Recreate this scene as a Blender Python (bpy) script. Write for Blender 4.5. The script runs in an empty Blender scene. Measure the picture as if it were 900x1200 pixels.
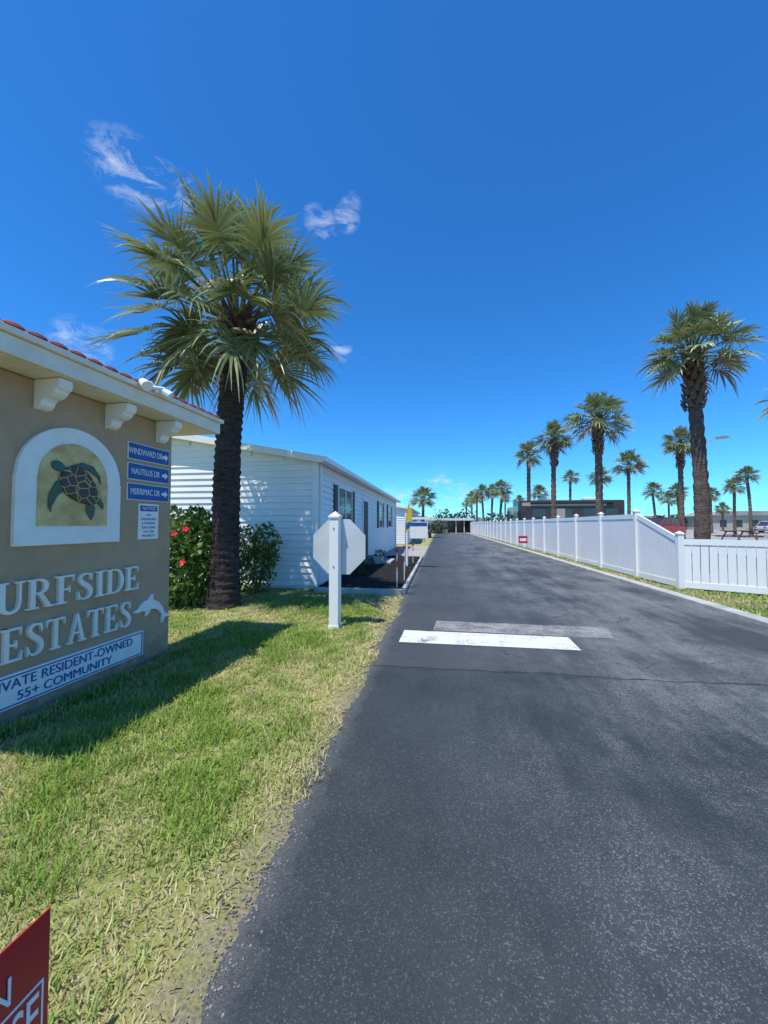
import bpy, math, random
import numpy as np
from mathutils import Vector, Matrix
random.seed(7); rng=np.random.default_rng(7)
R=math.radians
sc=bpy.context.scene
sc.view_settings.view_transform='Standard'; sc.view_settings.look='None'; sc.view_settings.exposure=0

# ---------------------------------------------------------------- materials
def nd(nt,t,**k):
    n=nt.nodes.new(t)
    for a,b in k.items(): setattr(n,a,b)
    return n
def newmat(name):
    m=bpy.data.materials.new(name); m.use_nodes=True
    nt=m.node_tree; b=nt.nodes['Principled BSDF']
    return m,nt,b
def noise(nt,co,scale,detail=6,rough=.6):
    n=nd(nt,'ShaderNodeTexNoise'); n.inputs['Scale'].default_value=scale
    n.inputs['Detail'].default_value=detail; n.inputs['Roughness'].default_value=rough
    nt.links.new(co,n.inputs['Vector']); return n.outputs['Fac']
def mr(nt,v,a,b,c=0,d=1):
    n=nd(nt,'ShaderNodeMapRange'); n.inputs[1].default_value=a; n.inputs[2].default_value=b
    n.inputs[3].default_value=c; n.inputs[4].default_value=d
    nt.links.new(v,n.inputs[0]); return n.outputs[0]
def mix(nt,f,a,b,mode='MIX'):
    n=nd(nt,'ShaderNodeMix',data_type='RGBA',blend_type=mode)
    for s,v in ((n.inputs[0],f),(n.inputs[6],a),(n.inputs[7],b)):
        if hasattr(v,'links'): nt.links.new(v,s)
        elif isinstance(v,(int,float)): s.default_value=v
        else: s.default_value=(*v,1)
    return n.outputs[2]
def mth(nt,op,a,b=0,clamp=False):
    n=nd(nt,'ShaderNodeMath',operation=op,use_clamp=clamp)
    for s,v in ((n.inputs[0],a),(n.inputs[1],b)):
        if hasattr(v,'links'): nt.links.new(v,s)
        else: s.default_value=v
    return n.outputs[0]
def bump(nt,b,h,st,dist=.01):
    n=nd(nt,'ShaderNodeBump'); n.inputs['Strength'].default_value=st; n.inputs['Distance'].default_value=dist
    nt.links.new(h,n.inputs['Height']); nt.links.new(n.outputs[0],b.inputs['Normal'])
def M(name,c1,c2=None,scale=4,rough=.7,bp=0,bs=40,metal=0,spec=.3,lo=.35,hi=.65,dist=.01):
    m,nt,b=newmat(name)
    if c2 is None: c2=tuple(x*.82 for x in c1)
    co=nd(nt,'ShaderNodeTexCoord').outputs['Object']
    f=mr(nt,noise(nt,co,scale),lo,hi)
    nt.links.new(mix(nt,f,c1,c2),b.inputs['Base Color'])
    b.inputs['Roughness'].default_value=rough; b.inputs['Metallic'].default_value=metal
    b.inputs['Specular IOR Level'].default_value=spec
    if bp: bump(nt,b,noise(nt,co,bs,8,.7),bp,dist)
    return m
def MA(name,rough=.5,tr=.3,spec=.3):
    m,nt,b=newmat(name)
    a=nd(nt,'ShaderNodeAttribute',attribute_name='Col').outputs['Color']
    nt.links.new(a,b.inputs['Base Color']); b.inputs['Roughness'].default_value=rough
    b.inputs['Specular IOR Level'].default_value=spec
    if tr>0:
        t=nd(nt,'ShaderNodeBsdfTranslucent'); nt.links.new(a,t.inputs[0])
        mx=nd(nt,'ShaderNodeMixShader'); mx.inputs[0].default_value=tr
        nt.links.new(b.outputs[0],mx.inputs[1]); nt.links.new(t.outputs[0],mx.inputs[2])
        nt.links.new(mx.outputs[0],nt.nodes['Material Output'].inputs[0])
    return m

white_vinyl=M('white_vinyl',(.87,.86,.82),(.80,.79,.76),.8,.35,0,spec=.4)
siding_m=M('siding_white',(.86,.85,.82),(.79,.78,.76),1.2,.45)
roof_white=M('roof_white',(.78,.78,.77),(.66,.66,.66),2,.6)
trim_m=M('trim_white',(.86,.85,.82),(.80,.79,.76),3,.4)
cream=M('cream_fascia',(.86,.79,.65),(.77,.69,.56),5,.6,.1,60)
m,nt,b=newmat('tan_stucco'); co=nd(nt,'ShaderNodeTexCoord').outputs['Object']
sx=nd(nt,'ShaderNodeSeparateXYZ'); nt.links.new(co,sx.inputs[0])
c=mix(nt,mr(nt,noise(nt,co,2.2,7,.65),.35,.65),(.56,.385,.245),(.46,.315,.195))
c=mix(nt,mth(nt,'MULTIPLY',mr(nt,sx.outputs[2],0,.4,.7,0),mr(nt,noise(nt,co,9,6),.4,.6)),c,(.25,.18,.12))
nt.links.new(c,b.inputs['Base Color']); b.inputs['Roughness'].default_value=.92; b.inputs['Specular IOR Level'].default_value=.1
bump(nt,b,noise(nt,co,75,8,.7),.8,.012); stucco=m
signwhite=M('sign_white',(.88,.86,.81),(.82,.79,.74),8,.5)
lettercream=M('letter_cream',(.88,.84,.76),(.78,.75,.67),8,.5)
blue=M('sign_blue',(.02,.11,.36),(.016,.09,.30),6,.4)
tile=M('terracotta_tile',(.36,.07,.045),(.22,.045,.03),7,.7,.2,50)
concrete=M('kerb_concrete',(.50,.48,.44),(.34,.33,.30),3,.85,.4,60)
concrete2=M('lot_concrete',(.38,.36,.33),(.30,.28,.26),.4,.9)
mulch=M('black_mulch',(.012,.011,.010),(.04,.034,.028),30,.95,1,35,lo=.4,hi=.7,dist=.05)
glass=M('dark_glass',(.03,.04,.05),(.05,.06,.07),1,.08,spec=.6)
shutter=M('shutter_dark',(.015,.03,.03),None,5,.5)
alu=M('aluminium_back',(.62,.65,.66),(.53,.56,.57),3,.5,0,metal=.1)
redpaint=M('red_paint',(.50,.012,.02),(.42,.01,.016),3,.35,spec=.5)
redcar=M('red_car_paint',(.55,.01,.015),None,3,.2,spec=.6)
darkcar=M('grey_car_paint',(.05,.055,.06),None,3,.2,spec=.6)
rubber=M('rubber',(.02,.02,.02),None,3,.8)
metalm=M('galvanised',(.4,.41,.42),None,4,.4,metal=.6)
rvbrown=M('rv_brown',(.06,.045,.04),(.04,.03,.025),1,.3,spec=.5)
rvtan=M('rv_tan',(.45,.38,.30),None,1,.3,spec=.5)
wood=M('weathered_wood',(.20,.12,.08),(.12,.075,.05),8,.8)
yellow=M('yellow_cloth',(.75,.55,.02),None,4,.7)
orange=M('reflector_red',(.6,.03,.02),None,4,.3)
bldg_beige=M('beige_building',(.55,.48,.40),None,.5,.8)
bldg_grey=M('grey_roof',(.36,.35,.35),None,.5,.8)
pebm=M('pebbles',(.30,.28,.25),(.10,.095,.09),25,.9)
leaf_m=MA('leaf',.5,.25,.3); palm_m=MA('palm_leaf',.38,.22,.5); grass_m=MA('grass_blade',.6,.35,.2)
boot_m=M('palm_boot',(.20,.14,.10),(.07,.045,.03),20,.9,.5,60)
boot_red=M('palm_boot_red',(.16,.08,.06),(.06,.03,.022),20,.9,.5,60)

def trunkmat(name,c1,c2):
    m,nt,b=newmat(name); co=nd(nt,'ShaderNodeTexCoord').outputs['Object']
    mp=nd(nt,'ShaderNodeMapping'); mp.inputs['Scale'].default_value=(6,6,22); nt.links.new(co,mp.inputs[0])
    n1=noise(nt,mp.outputs[0],1,8,.75)
    mp2=nd(nt,'ShaderNodeMapping'); mp2.inputs['Scale'].default_value=(40,40,3); nt.links.new(co,mp2.inputs[0])
    n2=noise(nt,mp2.outputs[0],1,5,.7)
    f=mr(nt,mth(nt,'MULTIPLY',n1,mth(nt,'ADD',n2,.5)),.32,.68)
    nt.links.new(mix(nt,f,c1,c2),b.inputs['Base Color']); b.inputs['Roughness'].default_value=.95
    b.inputs['Specular IOR Level'].default_value=.1
    bump(nt,b,f,1,.04); return m
trunk_dark=trunkmat('trunk_dark',(.03,.023,.022),(.18,.14,.125))
trunk_grey=trunkmat('trunk_grey',(.07,.05,.04),(.30,.23,.18))

# ---------------------------------------------------------------- mesh helpers
def mk(name,V,F,mat,parent=None,smooth=False,cols=None,loc=(0,0,0)):
    me=bpy.data.meshes.new(name); me.from_pydata([tuple(v) for v in V],[],[tuple(f) for f in F]); me.update()
    if mat: me.materials.append(mat)
    if smooth: me.polygons.foreach_set('use_smooth',[True]*len(me.polygons))
    if cols is not None:
        a=me.color_attributes.new('Col','FLOAT_COLOR','POINT')
        c=np.ones((len(V),4),dtype=np.float32); c[:,:3]=cols; a.data.foreach_set('color',c.ravel())
    o=bpy.data.objects.new(name,me); sc.collection.objects.link(o); o.location=loc
    if parent: o.parent=parent
    return o
def inst(name,me,parent):
    o=bpy.data.objects.new(name,me); sc.collection.objects.link(o); o.parent=parent; return o
def group(name,loc=(0,0,0),rz=0):
    e=bpy.data.objects.new(name,None); sc.collection.objects.link(e); e.location=loc; e.rotation_euler=(0,0,rz)
    e.empty_display_size=.3; return e
class B:
    def __init__(s): s.V=[]; s.F=[]
    def add(s,V,F):
        n=len(s.V); s.V+= [tuple(v) for v in V]; s.F+=[tuple(i+n for i in f) for f in F]; return s
    def box(s,x0,x1,y0,y1,z0,z1,mt=None):
        V=[Vector((x,y,z)) for z in (z0,z1) for y in (y0,y1) for x in (x0,x1)]
        if mt: V=[mt@v for v in V]
        return s.add(V,[(0,2,3,1),(4,5,7,6),(0,1,5,4),(1,3,7,5),(3,2,6,7),(2,0,4,6)])
    def prism(s,pts,fn,a,b):
        n=len(pts); V=[fn(p[0],p[1],a) for p in pts]+[fn(p[0],p[1],b) for p in pts]
        F=[tuple(range(n-1,-1,-1)),tuple(range(n,2*n))]+[(i,(i+1)%n,n+(i+1)%n,n+i) for i in range(n)]
        return s.add(V,F)
    def tube(s,p0,p1,r0,r1=None,n=12):
        r1=r0 if r1 is None else r1
        p0=Vector(p0);p1=Vector(p1); d=(p1-p0).normalized()
        u=d.orthogonal().normalized(); w=d.cross(u)
        V=[p0+(u*math.cos(t)+w*math.sin(t))*r0 for t in [2*math.pi*i/n for i in range(n)]]
        V+=[p1+(u*math.cos(t)+w*math.sin(t))*r1 for t in [2*math.pi*i/n for i in range(n)]]
        F=[(i,(i+1)%n,n+(i+1)%n,n+i) for i in range(n)]+[tuple(range(n-1,-1,-1)),tuple(range(n,2*n))]
        return s.add(V,F)
    def go(s,name,mat,parent=None,bevel=0,smooth=False):
        o=mk(name,s.V,s.F,mat,parent,smooth)
        me=o.data
        import bmesh
        bm=bmesh.new(); bm.from_mesh(me); bmesh.ops.recalc_face_normals(bm,faces=bm.faces); bm.to_mesh(me); bm.free()
        if bevel:
            md=o.modifiers.new('bevel','BEVEL'); md.width=bevel; md.segments=2; md.limit_method='ANGLE'
        return o
FYZ=lambda u,v,d:(d,u,v)
FXZ=lambda u,v,d:(u,d,v)
def text(name,body,size,loc,rot,mat,parent,ext=.003,align='CENTER',off=0,sx=1):
    c=bpy.data.curves.new(name,'FONT'); c.body=body; c.size=size; c.extrude=ext; c.align_x=align; c.align_y='CENTER'; c.offset=off
    c.materials.append(mat)
    o=bpy.data.objects.new(name,c); sc.collection.objects.link(o); o.location=loc; o.rotation_euler=rot; o.scale=(sx,1,1); o.parent=parent
    return o
ROTW=(R(90),0,R(90))

# ---------------------------------------------------------------- camera, light, sky
TH=R(8.22)
cam=bpy.data.cameras.new('camera'); co_=bpy.data.objects.new('camera',cam); sc.collection.objects.link(co_)
co_.location=(0,0,1.5); co_.rotation_euler=(R(91.9),0,TH); cam.lens=13.5; cam.sensor_width=36; cam.clip_end=6000; cam.clip_start=.02
sc.camera=co_
sd=Vector((.55,.835,0)).normalized()*math.cos(R(68)); sd.z=-math.sin(R(68))
sl=bpy.data.lights.new('sun','SUN'); sl.energy=5.0; sl.angle=R(.5); sl.color=(1,.96,.885)
so=bpy.data.objects.new('sun',sl); sc.collection.objects.link(so); so.rotation_euler=sd.to_track_quat('-Z','Y').to_euler(); so.location=(-5,-8,20)
w=bpy.data.worlds.new('World'); sc.world=w; w.use_nodes=True; nt=w.node_tree; bg=nt.nodes['Background']
sky=nd(nt,'ShaderNodeTexSky',sky_type='NISHITA'); sky.sun_disc=False; sky.sun_elevation=R(68); sky.sun_rotation=math.atan2(-.55,-.835)%(2*math.pi)
sky.air_density=.9; sky.dust_density=.2; sky.ozone_density=2.2; sky.altitude=0
hs=nd(nt,'ShaderNodeHueSaturation'); hs.inputs['Saturation'].default_value=1.18; hs.inputs['Value'].default_value=1.0
nt.links.new(sky.outputs[0],hs.inputs['Color'])
skc=mix(nt,1.0,hs.outputs[0],(.38,1.03,1.50),'MULTIPLY')
gen=nd(nt,'ShaderNodeTexCoord').outputs['Generated']
mp=nd(nt,'ShaderNodeMapping'); mp.inputs['Scale'].default_value=(1,1,2.4); mp.inputs['Rotation'].default_value=(0,R(-30),0); nt.links.new(gen,mp.inputs[0])
wn=nd(nt,'ShaderNodeTexNoise'); wn.inputs['Scale'].default_value=14; wn.inputs['Detail'].default_value=12; wn.inputs['Roughness'].default_value=.68; wn.inputs['Distortion'].default_value=.9
nt.links.new(mp.outputs[0],wn.inputs['Vector']); cn=wn.outputs['Fac']
def cdir(px,py):
    a=(px-450)/450; v=(615-py)/450
    return Vector((.9897*a-.143,.143*a+.9897,v)).normalized()
tot=None
for px,py,r,g in ((120,170,2.6,.7),(143,186,3.4,.85),(168,198,3.2,.8),(190,208,2.8,.7),(376,256,2.0,.85),(367,246,1.6,.65),(410,230,1.4,.7),(405,246,1.7,.75),(82,395,2.6,.7),(100,403,2.6,.7),(399,409,1.7,.65),
                  (516,588,5,1.2),(500,598,4,1.1),(540,598,4,1.),(470,604,5,.8),(640,602,5,.4)):
    d=cdir(px,py)
    n=nd(nt,'ShaderNodeVectorMath',operation='DOT_PRODUCT'); nt.links.new(gen,n.inputs[0]); n.inputs[1].default_value=d
    m_=mr(nt,n.outputs['Value'],math.cos(R(r)),1,0,g)
    tot=m_ if tot is None else mth(nt,'MAXIMUM',tot,m_)
f=mth(nt,'MULTIPLY',mr(nt,cn,.46,.78),mr(nt,tot,0,.75),True)
nt.links.new(mix(nt,mth(nt,'MULTIPLY',f,.9),skc,(5.8,6.3,6.8)),bg.inputs[0]); bg.inputs[1].default_value=.147

# ---------------------------------------------------------------- ground
m,nt,b=newmat('ground_grass'); co=nd(nt,'ShaderNodeTexCoord').outputs['Object']
sx=nd(nt,'ShaderNodeSeparateXYZ'); nt.links.new(co,sx.inputs[0])
n1=noise(nt,co,.9,5); n2=noise(nt,co,14,8,.7); n3=noise(nt,co,60,4)
c=mix(nt,mr(nt,n1,.4,.62),(.26,.29,.07),(.42,.38,.15))
c=mix(nt,mr(nt,n2,.44,.70),c,(.46,.39,.22))
c=mix(nt,mr(nt,n3,.5,.75,0,.55),c,(.10,.09,.04))
dx=mr(nt,mth(nt,'ADD',sx.outputs[0],mth(nt,'MULTIPLY',mth(nt,'SUBTRACT',n2,.5),.7)),-.98,-.74)
c=mix(nt,mth(nt,'MULTIPLY',dx,.75),c,mix(nt,mr(nt,n3,.4,.6),(.32,.275,.20),(.15,.125,.09)))
nt.links.new(c,b.inputs['Base Color']); b.inputs['Roughness'].default_value=.95; b.inputs['Specular IOR Level'].default_value=.1
bump(nt,b,mth(nt,'ADD',n2,mth(nt,'MULTIPLY',n3,.5)),.9,.03)
mk('ground',[(-2500,-2500,0),(2500,-2500,0),(2500,2500,0),(-2500,2500,0)],[(0,1,2,3)],m)

# road
m,nt,b=newmat('asphalt'); co=nd(nt,'ShaderNodeTexCoord').outputs['Object']
sx=nd(nt,'ShaderNodeSeparateXYZ'); nt.links.new(co,sx.inputs[0]); X,Y=sx.outputs[0],sx.outputs[1]
vo=nd(nt,'ShaderNodeTexVoronoi'); vo.inputs['Scale'].default_value=190; nt.links.new(co,vo.inputs['Vector'])
sv=nd(nt,'ShaderNodeSeparateColor'); nt.links.new(vo.outputs['Color'],sv.inputs[0])
rnd=sv.outputs[0]; stone=mr(nt,rnd,.5,1)
fine=noise(nt,co,330,3)
big=noise(nt,co,.6,7,.66)
mp=nd(nt,'ShaderNodeMapping'); mp.inputs['Scale'].default_value=(1.8,.28,1); nt.links.new(co,mp.inputs[0])
streak=noise(nt,mp.outputs[0],1,8,.7)
mid=noise(nt,co,6,8,.75)
base=mix(nt,mth(nt,'MULTIPLY',stone,.6),(.022,.028,.031),(.085,.095,.100))
base=mix(nt,mr(nt,big,.33,.66,0,.55),base,(.064,.075,.080))
base=mix(nt,mr(nt,mid,.48,.68,0,.45),base,(.026,.031,.035))
seamn=mth(nt,'MULTIPLY',mth(nt,'SUBTRACT',noise(nt,co,1.5,4),.5),.25)
ysh=mth(nt,'ADD',Y,seamn)
old=mr(nt,ysh,4.08,4.12)
base=mix(nt,mth(nt,'MULTIPLY',old,.16),base,(.15,.15,.155))
rt=mr(nt,X,-.2,2.6,.08,1)
wear=mth(nt,'MULTIPLY',mr(nt,mth(nt,'ADD',mth(nt,'MULTIPLY',streak,.55),mth(nt,'MULTIPLY',big,.5)),.44,.62),rt)
grit=mr(nt,mth(nt,'ADD',mth(nt,'MULTIPLY',fine,.6),mth(nt,'MULTIPLY',mid,.5)),.47,.64)
agg=mr(nt,mth(nt,'ADD',rnd,mth(nt,'MULTIPLY',wear,.45)),.93,1.0)
base=mix(nt,mth(nt,'MULTIPLY',mth(nt,'MULTIPLY',agg,.65),mr(nt,wear,0,.5,.18,1)),base,(.28,.29,.28))
base=mix(nt,mth(nt,'MULTIPLY',mth(nt,'MULTIPLY',wear,grit),.58,True),base,(.27,.275,.265))
ed=mr(nt,mth(nt,'ADD',X,mth(nt,'MULTIPLY',mth(nt,'SUBTRACT',mid,.5),.5)),-.74,-.60,1,0)
base=mix(nt,mth(nt,'MULTIPLY',mth(nt,'MULTIPLY',ed,grit),.65),base,(.25,.235,.21))
ck=mth(nt,'ABSOLUTE',mth(nt,'SUBTRACT',ysh,4.09)); base=mix(nt,mr(nt,ck,.004,.018,.85,0),base,(.012,.012,.013))
vc=nd(nt,'ShaderNodeTexVoronoi',feature='DISTANCE_TO_EDGE'); vc.inputs['Scale'].default_value=.55
wv=nd(nt,'ShaderNodeVectorMath',operation='ADD'); nn=nd(nt,'ShaderNodeTexNoise'); nn.inputs['Scale'].default_value=2.2; nn.inputs['Detail'].default_value=6
nt.links.new(co,nn.inputs['Vector']); nt.links.new(co,wv.inputs[0]); nt.links.new(nn.outputs['Color'],wv.inputs[1]); nt.links.new(wv.outputs[0],vc.inputs['Vector'])
crk=mth(nt,'MULTIPLY',mr(nt,vc.outputs[0],.002,.008,1,0),mth(nt,'MULTIPLY',mr(nt,big,.47,.55),mr(nt,Y,3,4.5)))
base=mix(nt,mth(nt,'MULTIPLY',crk,.7),base,(.015,.015,.016))
nt.links.new(base,b.inputs['Base Color'])
nt.links.new(mr(nt,stone,0,1,.62,.85),b.inputs['Roughness']); b.inputs['Specular IOR Level'].default_value=.3
bump(nt,b,mth(nt,'ADD',mth(nt,'MULTIPLY',stone,.6),fine),.6,.005)
V=[];F=[]
ys=list(np.arange(-6,12,.04))+list(np.arange(12,72,.6))
for i,y in enumerate(ys):
    j=.03*math.sin(y*2.1)+.02*math.sin(y*7.3+1)+random.uniform(-.022,.022) if y<12 else 0
    V+=[(-.74+j,y,.004),(4.72,y,.004)]
    if i: n=2*i; F.append((n-2,n-1,n+1,n))
mk('asphalt_road',V,F,m)
gb=B(); r_=random.Random(5)
for k in range(1700):
    y=.3+8*r_.random()**1.7; x=-.745+.03*math.sin(y*2.1)+.02*math.sin(y*7.3+1)+r_.gauss(0,.045); s=r_.uniform(.002,.006)
    V=[(x+s*math.cos(a)*r_.uniform(.7,1.2),y+s*math.sin(a)*r_.uniform(.7,1.2),.003+zz) for zz in (0,s*.8) for a in (0,1.3,2.5,3.8,5.1)]
    gb.add(V,[(0,1,2,3,4),(5,6,7,8,9)]+[(i,(i+1)%5,5+(i+1)%5,5+i) for i in range(5)])
gb.go('gravel',pebm)
kb=B(); y=-6
while y<70:
    kb.box(4.725,4.97,y,y+2.985,-.02,.075); y+=3
kb.go('kerb',concrete,None,.012)
def paintm(name,c,lo,hi,mx):
    m,nt,b=newmat(name); co=nd(nt,'ShaderNodeTexCoord').outputs['Object']
    f=mth(nt,'MULTIPLY',mr(nt,mth(nt,'ADD',mth(nt,'MULTIPLY',noise(nt,co,55,6,.7),.55),mth(nt,'MULTIPLY',noise(nt,co,3.5,5),.45)),lo,hi),mx)
    b.inputs['Base Color'].default_value=(*c,1); b.inputs['Roughness'].default_value=.7
    t=nd(nt,'ShaderNodeBsdfTransparent'); s=nd(nt,'ShaderNodeMixShader')
    nt.links.new(f,s.inputs[0]); nt.links.new(t.outputs[0],s.inputs[1]); nt.links.new(b.outputs[0],s.inputs[2])
    nt.links.new(s.outputs[0],nt.nodes['Material Output'].inputs[0]); return m
mk('stop_bar_marking',[(-.52,4.92,.009),(1.66,4.90,.009),(1.68,5.44,.009),(-.5,5.48,.009)],[(0,1,2,3)],paintm('paint_new',(.70,.70,.68),.38,.46,.92))
mk('worn_bar_marking',[(-.1,5.53,.008),(2.25,5.47,.008),(2.4,6.02,.008),(-.05,6.08,.008)],[(0,1,2,3)],paintm('paint_worn',(.40,.38,.365),.35,.58,.8))

LZ=.4
bb=B(); bb.box(7.2,70,14,92,-.05,LZ); bb.go('parking_lot',concrete2)
V=[];F=[];nx,ny=26,110
for j in range(ny+1):
    for i in range(nx+1):
        u=i/nx;v=j/ny
        V.append((-2.86+u*2.02,8.3+v*9.2,.03+.05*math.sin(math.pi*min(1,max(0,u)))+random.uniform(-.015,.03)))
for j in range(ny):
    for i in range(nx):
        a=j*(nx+1)+i; F.append((a,a+1,a+nx+2,a+nx+1))
mk('mulch_bed',V,F,mulch)
bd=B(); bd.box(-2.75,-.80,8.17,8.29,-.01,.12); y=8.3
while y<17.4: bd.box(-.83,-.74,y,y+.44,-.01,.11); y+=.46
bd.go('bed_edging',concrete,None,.015)
mk('driveway',[(-9,18.2,.005),(-.75,18.2,.005),(-.75,27,.005),(-9,27,.005)],[(0,1,2,3)],concrete2)

# ---------------------------------------------------------------- entrance sign wall
g=group('entrance_sign_wall',(-3.12,4.10,0),R(-2.48))
L=2.36
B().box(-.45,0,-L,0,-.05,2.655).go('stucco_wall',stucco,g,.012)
rb=B(); rb.box(-.72,.27,-L-.44,.44,2.66,2.70); rb.go('soffit',cream,g)
rb=B(); rb.box(.275,.31,-L-.47,.47,2.665,2.80); rb.box(-.76,.272,.445,.47,2.665,2.80); rb.box(-.76,.272,-L-.47,-L-.445,2.665,2.80); rb.box(-.76,-.73,-L-.44,.44,2.665,2.80)
rb.box(.275,.345,-L-.50,.50,2.803,2.85); rb.box(-.79,.272,.445,.50,2.803,2.85)
rb.go('fascia',cream,g,.006)
rb=B(); rb.prism([(.31,2.852),(-.225,2.95),(-.76,2.852)],FXZ,-L-.49,.49); rb.go('roof_body',tile,g)
rb=B(); y=-L-.44
ns=8
while y<.46:
    for sgn in (1,-1):
        V=[]
        for (xx,zz) in ((.350,2.852),(.08,2.895),(-.225,2.95)):
            x=xx if sgn==1 else -.45-xx
            for k in range(ns+1):
                t=math.pi*k/ns; V.append((x,y+.066*math.cos(t),zz+.024*math.sin(t)))
        F=[]
        for a in range(2):
            for k in range(ns): q=a*(ns+1)+k; F.append((q,q+1,q+ns+2,q+ns+1))
        F.append(tuple(range(ns+1)))
        rb.add(V,F)
    y+=.15
rb.go('barrel_tiles',tile,g,0,True)
rb=B()
prof=[(0,2.655),(.25,2.655),(.25,2.60),(.235,2.575),(.215,2.565),(.20,2.54),(.16,2.515),(.11,2.505),(.085,2.485),(.07,2.45),(.045,2.43),(0,2.42)]
for s in (.2,.83,1.46,2.09):
    rb.prism(prof,FXZ,-s-.055,-s+.055)
rb.go('corbels',trim_m,g,.006)
fl=B(); fl.box(.31,.345,-.78,-.66,2.80,2.90); fl.tube((.34,-.72,2.85),(.42,-.80,2.86),.02); fl.tube((.36,-.83,2.86),(.45,-.87,2.80),.04,.05); fl.tube((.36,-.61,2.86),(.45,-.57,2.80),.04,.05); fl.tube((.34,-.72,2.85),(.4,-.6,2.87),.02)
fl.go('floodlights',trim_m,g,.004)
def arch(w,h,r,base,cy,sh=0):
    pts=[(cy-w/2,base),(cy+w/2,base),(cy+w/2,base+h-r-sh)]
    if sh>0 or r<w/2: pts+=[(cy+w/2,base+h-r),(cy+r,base+h-r)]
    for k in range(1,24): t=math.pi*k/24; pts.append((cy+r*math.cos(t),base+h-r+r*math.sin(t)))
    if r<w/2: pts+=[(cy-r,base+h-r),(cy-w/2,base+h-r)]
    return pts
CY=-1.185
B().prism(arch(.92,1.0,.455,1.335,CY),FYZ,.0,.035).go('arched_panel',signwhite,g,.006)
turt_bg=M('turtle_tile',(.78,.60,.26),(.52,.35,.13),7,.4,.2,40)
B().prism(arch(.62,.71,.305,1.49,CY),FYZ,.03,.042).go('picture_tile',turt_bg,g)
m,nt,b=newmat('turtle_shell'); co=nd(nt,'ShaderNodeTexCoord').outputs['Object']
vo=nd(nt,'ShaderNodeTexVoronoi',feature='DISTANCE_TO_EDGE'); vo.inputs['Scale'].default_value=11; nt.links.new(co,vo.inputs['Vector'])
nt.links.new(mix(nt,mr(nt,vo.outputs[0],.01,.05),(.55,.36,.12),(.05,.025,.014)),b.inputs['Base Color']); b.inputs['Roughness'].default_value=.35
shellm=m
teal=M('turtle_skin',(.02,.15,.13),(.12,.08,.04),22,.4)
def blob(cu,cv,a,bb,rot,n=24,taper=0):
    p=[]
    for k in range(n):
        t=2*math.pi*k/n; u=a*math.cos(t); v=bb*math.sin(t)*(1+taper*math.cos(t))
        p.append((cu+u*math.cos(rot)-v*math.sin(rot),cv+u*math.sin(rot)+v*math.cos(rot)))
    return p
tb=B()
tb.prism(blob(CY+.04,1.83,.205,.135,R(-38),28,-.28),FYZ,.044,.062); tb.go('turtle_shell',shellm,g,.008)
tb=B(); tb.prism(blob(CY-.155,1.985,.062,.040,R(-25),16,-.2),FYZ,.044,.058)
tb.prism([(CY-.10,1.93),(CY-.04,1.86),(CY-.09,1.80),(CY-.16,1.74),(CY-.205,1.65),(CY-.21,1.60),(CY-.235,1.66),(CY-.225,1.76),(CY-.18,1.85)],FYZ,.044,.055)
tb.prism([(CY-.06,2.00),(CY+.02,1.99),(CY+.11,1.985),(CY+.20,1.93),(CY+.23,1.87),(CY+.22,1.95),(CY+.15,2.03),(CY+.05,2.05)],FYZ,.043,.054)
tb.prism([(CY+.13,1.70),(CY+.18,1.66),(CY+.17,1.585),(CY+.145,1.54),(CY+.10,1.60),(CY+.09,1.66)],FYZ,.043,.054)
tb.prism([(CY+.19,1.76),(CY+.225,1.75),(CY+.262,1.69),(CY+.26,1.64),(CY+.22,1.68),(CY+.19,1.71)],FYZ,.045,.0555)
tb.go('turtle_limbs',teal,g,.004)
for nm,zc in (('WINDWARD DR',2.265),('NAUTILUS DR',2.055),('MERRIMAC DR',1.845)):
    B().box(.0,.012,-.625,-.055,zc-.088,zc+.088).go('street_plate',signwhite,g,.003)
    B().box(.011,.0145,-.617,-.063,zc-.08,zc+.08).go('street_plate_face',blue,g)
    text('street_plate_text',nm,.092,(.0155,-.392,zc),ROTW,signwhite,g,.001,off=0,sx=.66)
    B().prism([(-.165,zc-.016),(-.12,zc-.016),(-.12,zc-.038),(-.078,zc),(-.12,zc+.038),(-.12,zc+.016),(-.165,zc+.016)],FYZ,.0145,.0175).go('arrow',signwhite,g)
B().box(0,.01,-.475,-.20,1.345,1.725).go('notice_plate',signwhite,g,.003)
B().box(.0098,.012,-.455,-.22,1.645,1.705).go('notice_band',blue,g)
text('notice_title','NOTICE',.05,(.0125,-.3375,1.675),ROTW,signwhite,g,.001)
for i,t in enumerate(('NO','TRESPASSING','LOITERING','SOLICITING','ON THIS','PROPERTY')):
    text('notice_text',t,.036,(.011,-.3375,1.605-i*.045),ROTW,blue,g,.001)
def cr(P,n=6):
    out=[]
    for i in range(len(P)-1):
        p0=P[max(i-1,0)];p1=P[i];p2=P[i+1];p3=P[min(i+2,len(P)-1)]
        for k in range(n):
            t=k/n; out.append(tuple(.5*((2*b_)+(-a_+c_)*t+(2*a_-5*b_+4*c_-d_)*t*t+(-a_+3*b_-3*c_+d_)*t**3) for a_,b_,c_,d_ in zip(p0,p1,p2,p3)))
    out.append(P[-1]); return out
def ribbon(P):
    Q=cr(P); l=[];r=[]
    for i,p in enumerate(Q):
        a=Q[max(i-1,0)];c=Q[min(i+1,len(Q)-1)]; dx,dy=c[0]-a[0],c[1]-a[1]; d=math.hypot(dx,dy) or 1
        nx_,ny_=-dy/d,dx/d; h=p[2]/2; l.append((p[0]+nx_*h,p[1]+ny_*h)); r.append((p[0]-nx_*h,p[1]-ny_*h))
    return l+r[::-1]
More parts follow.
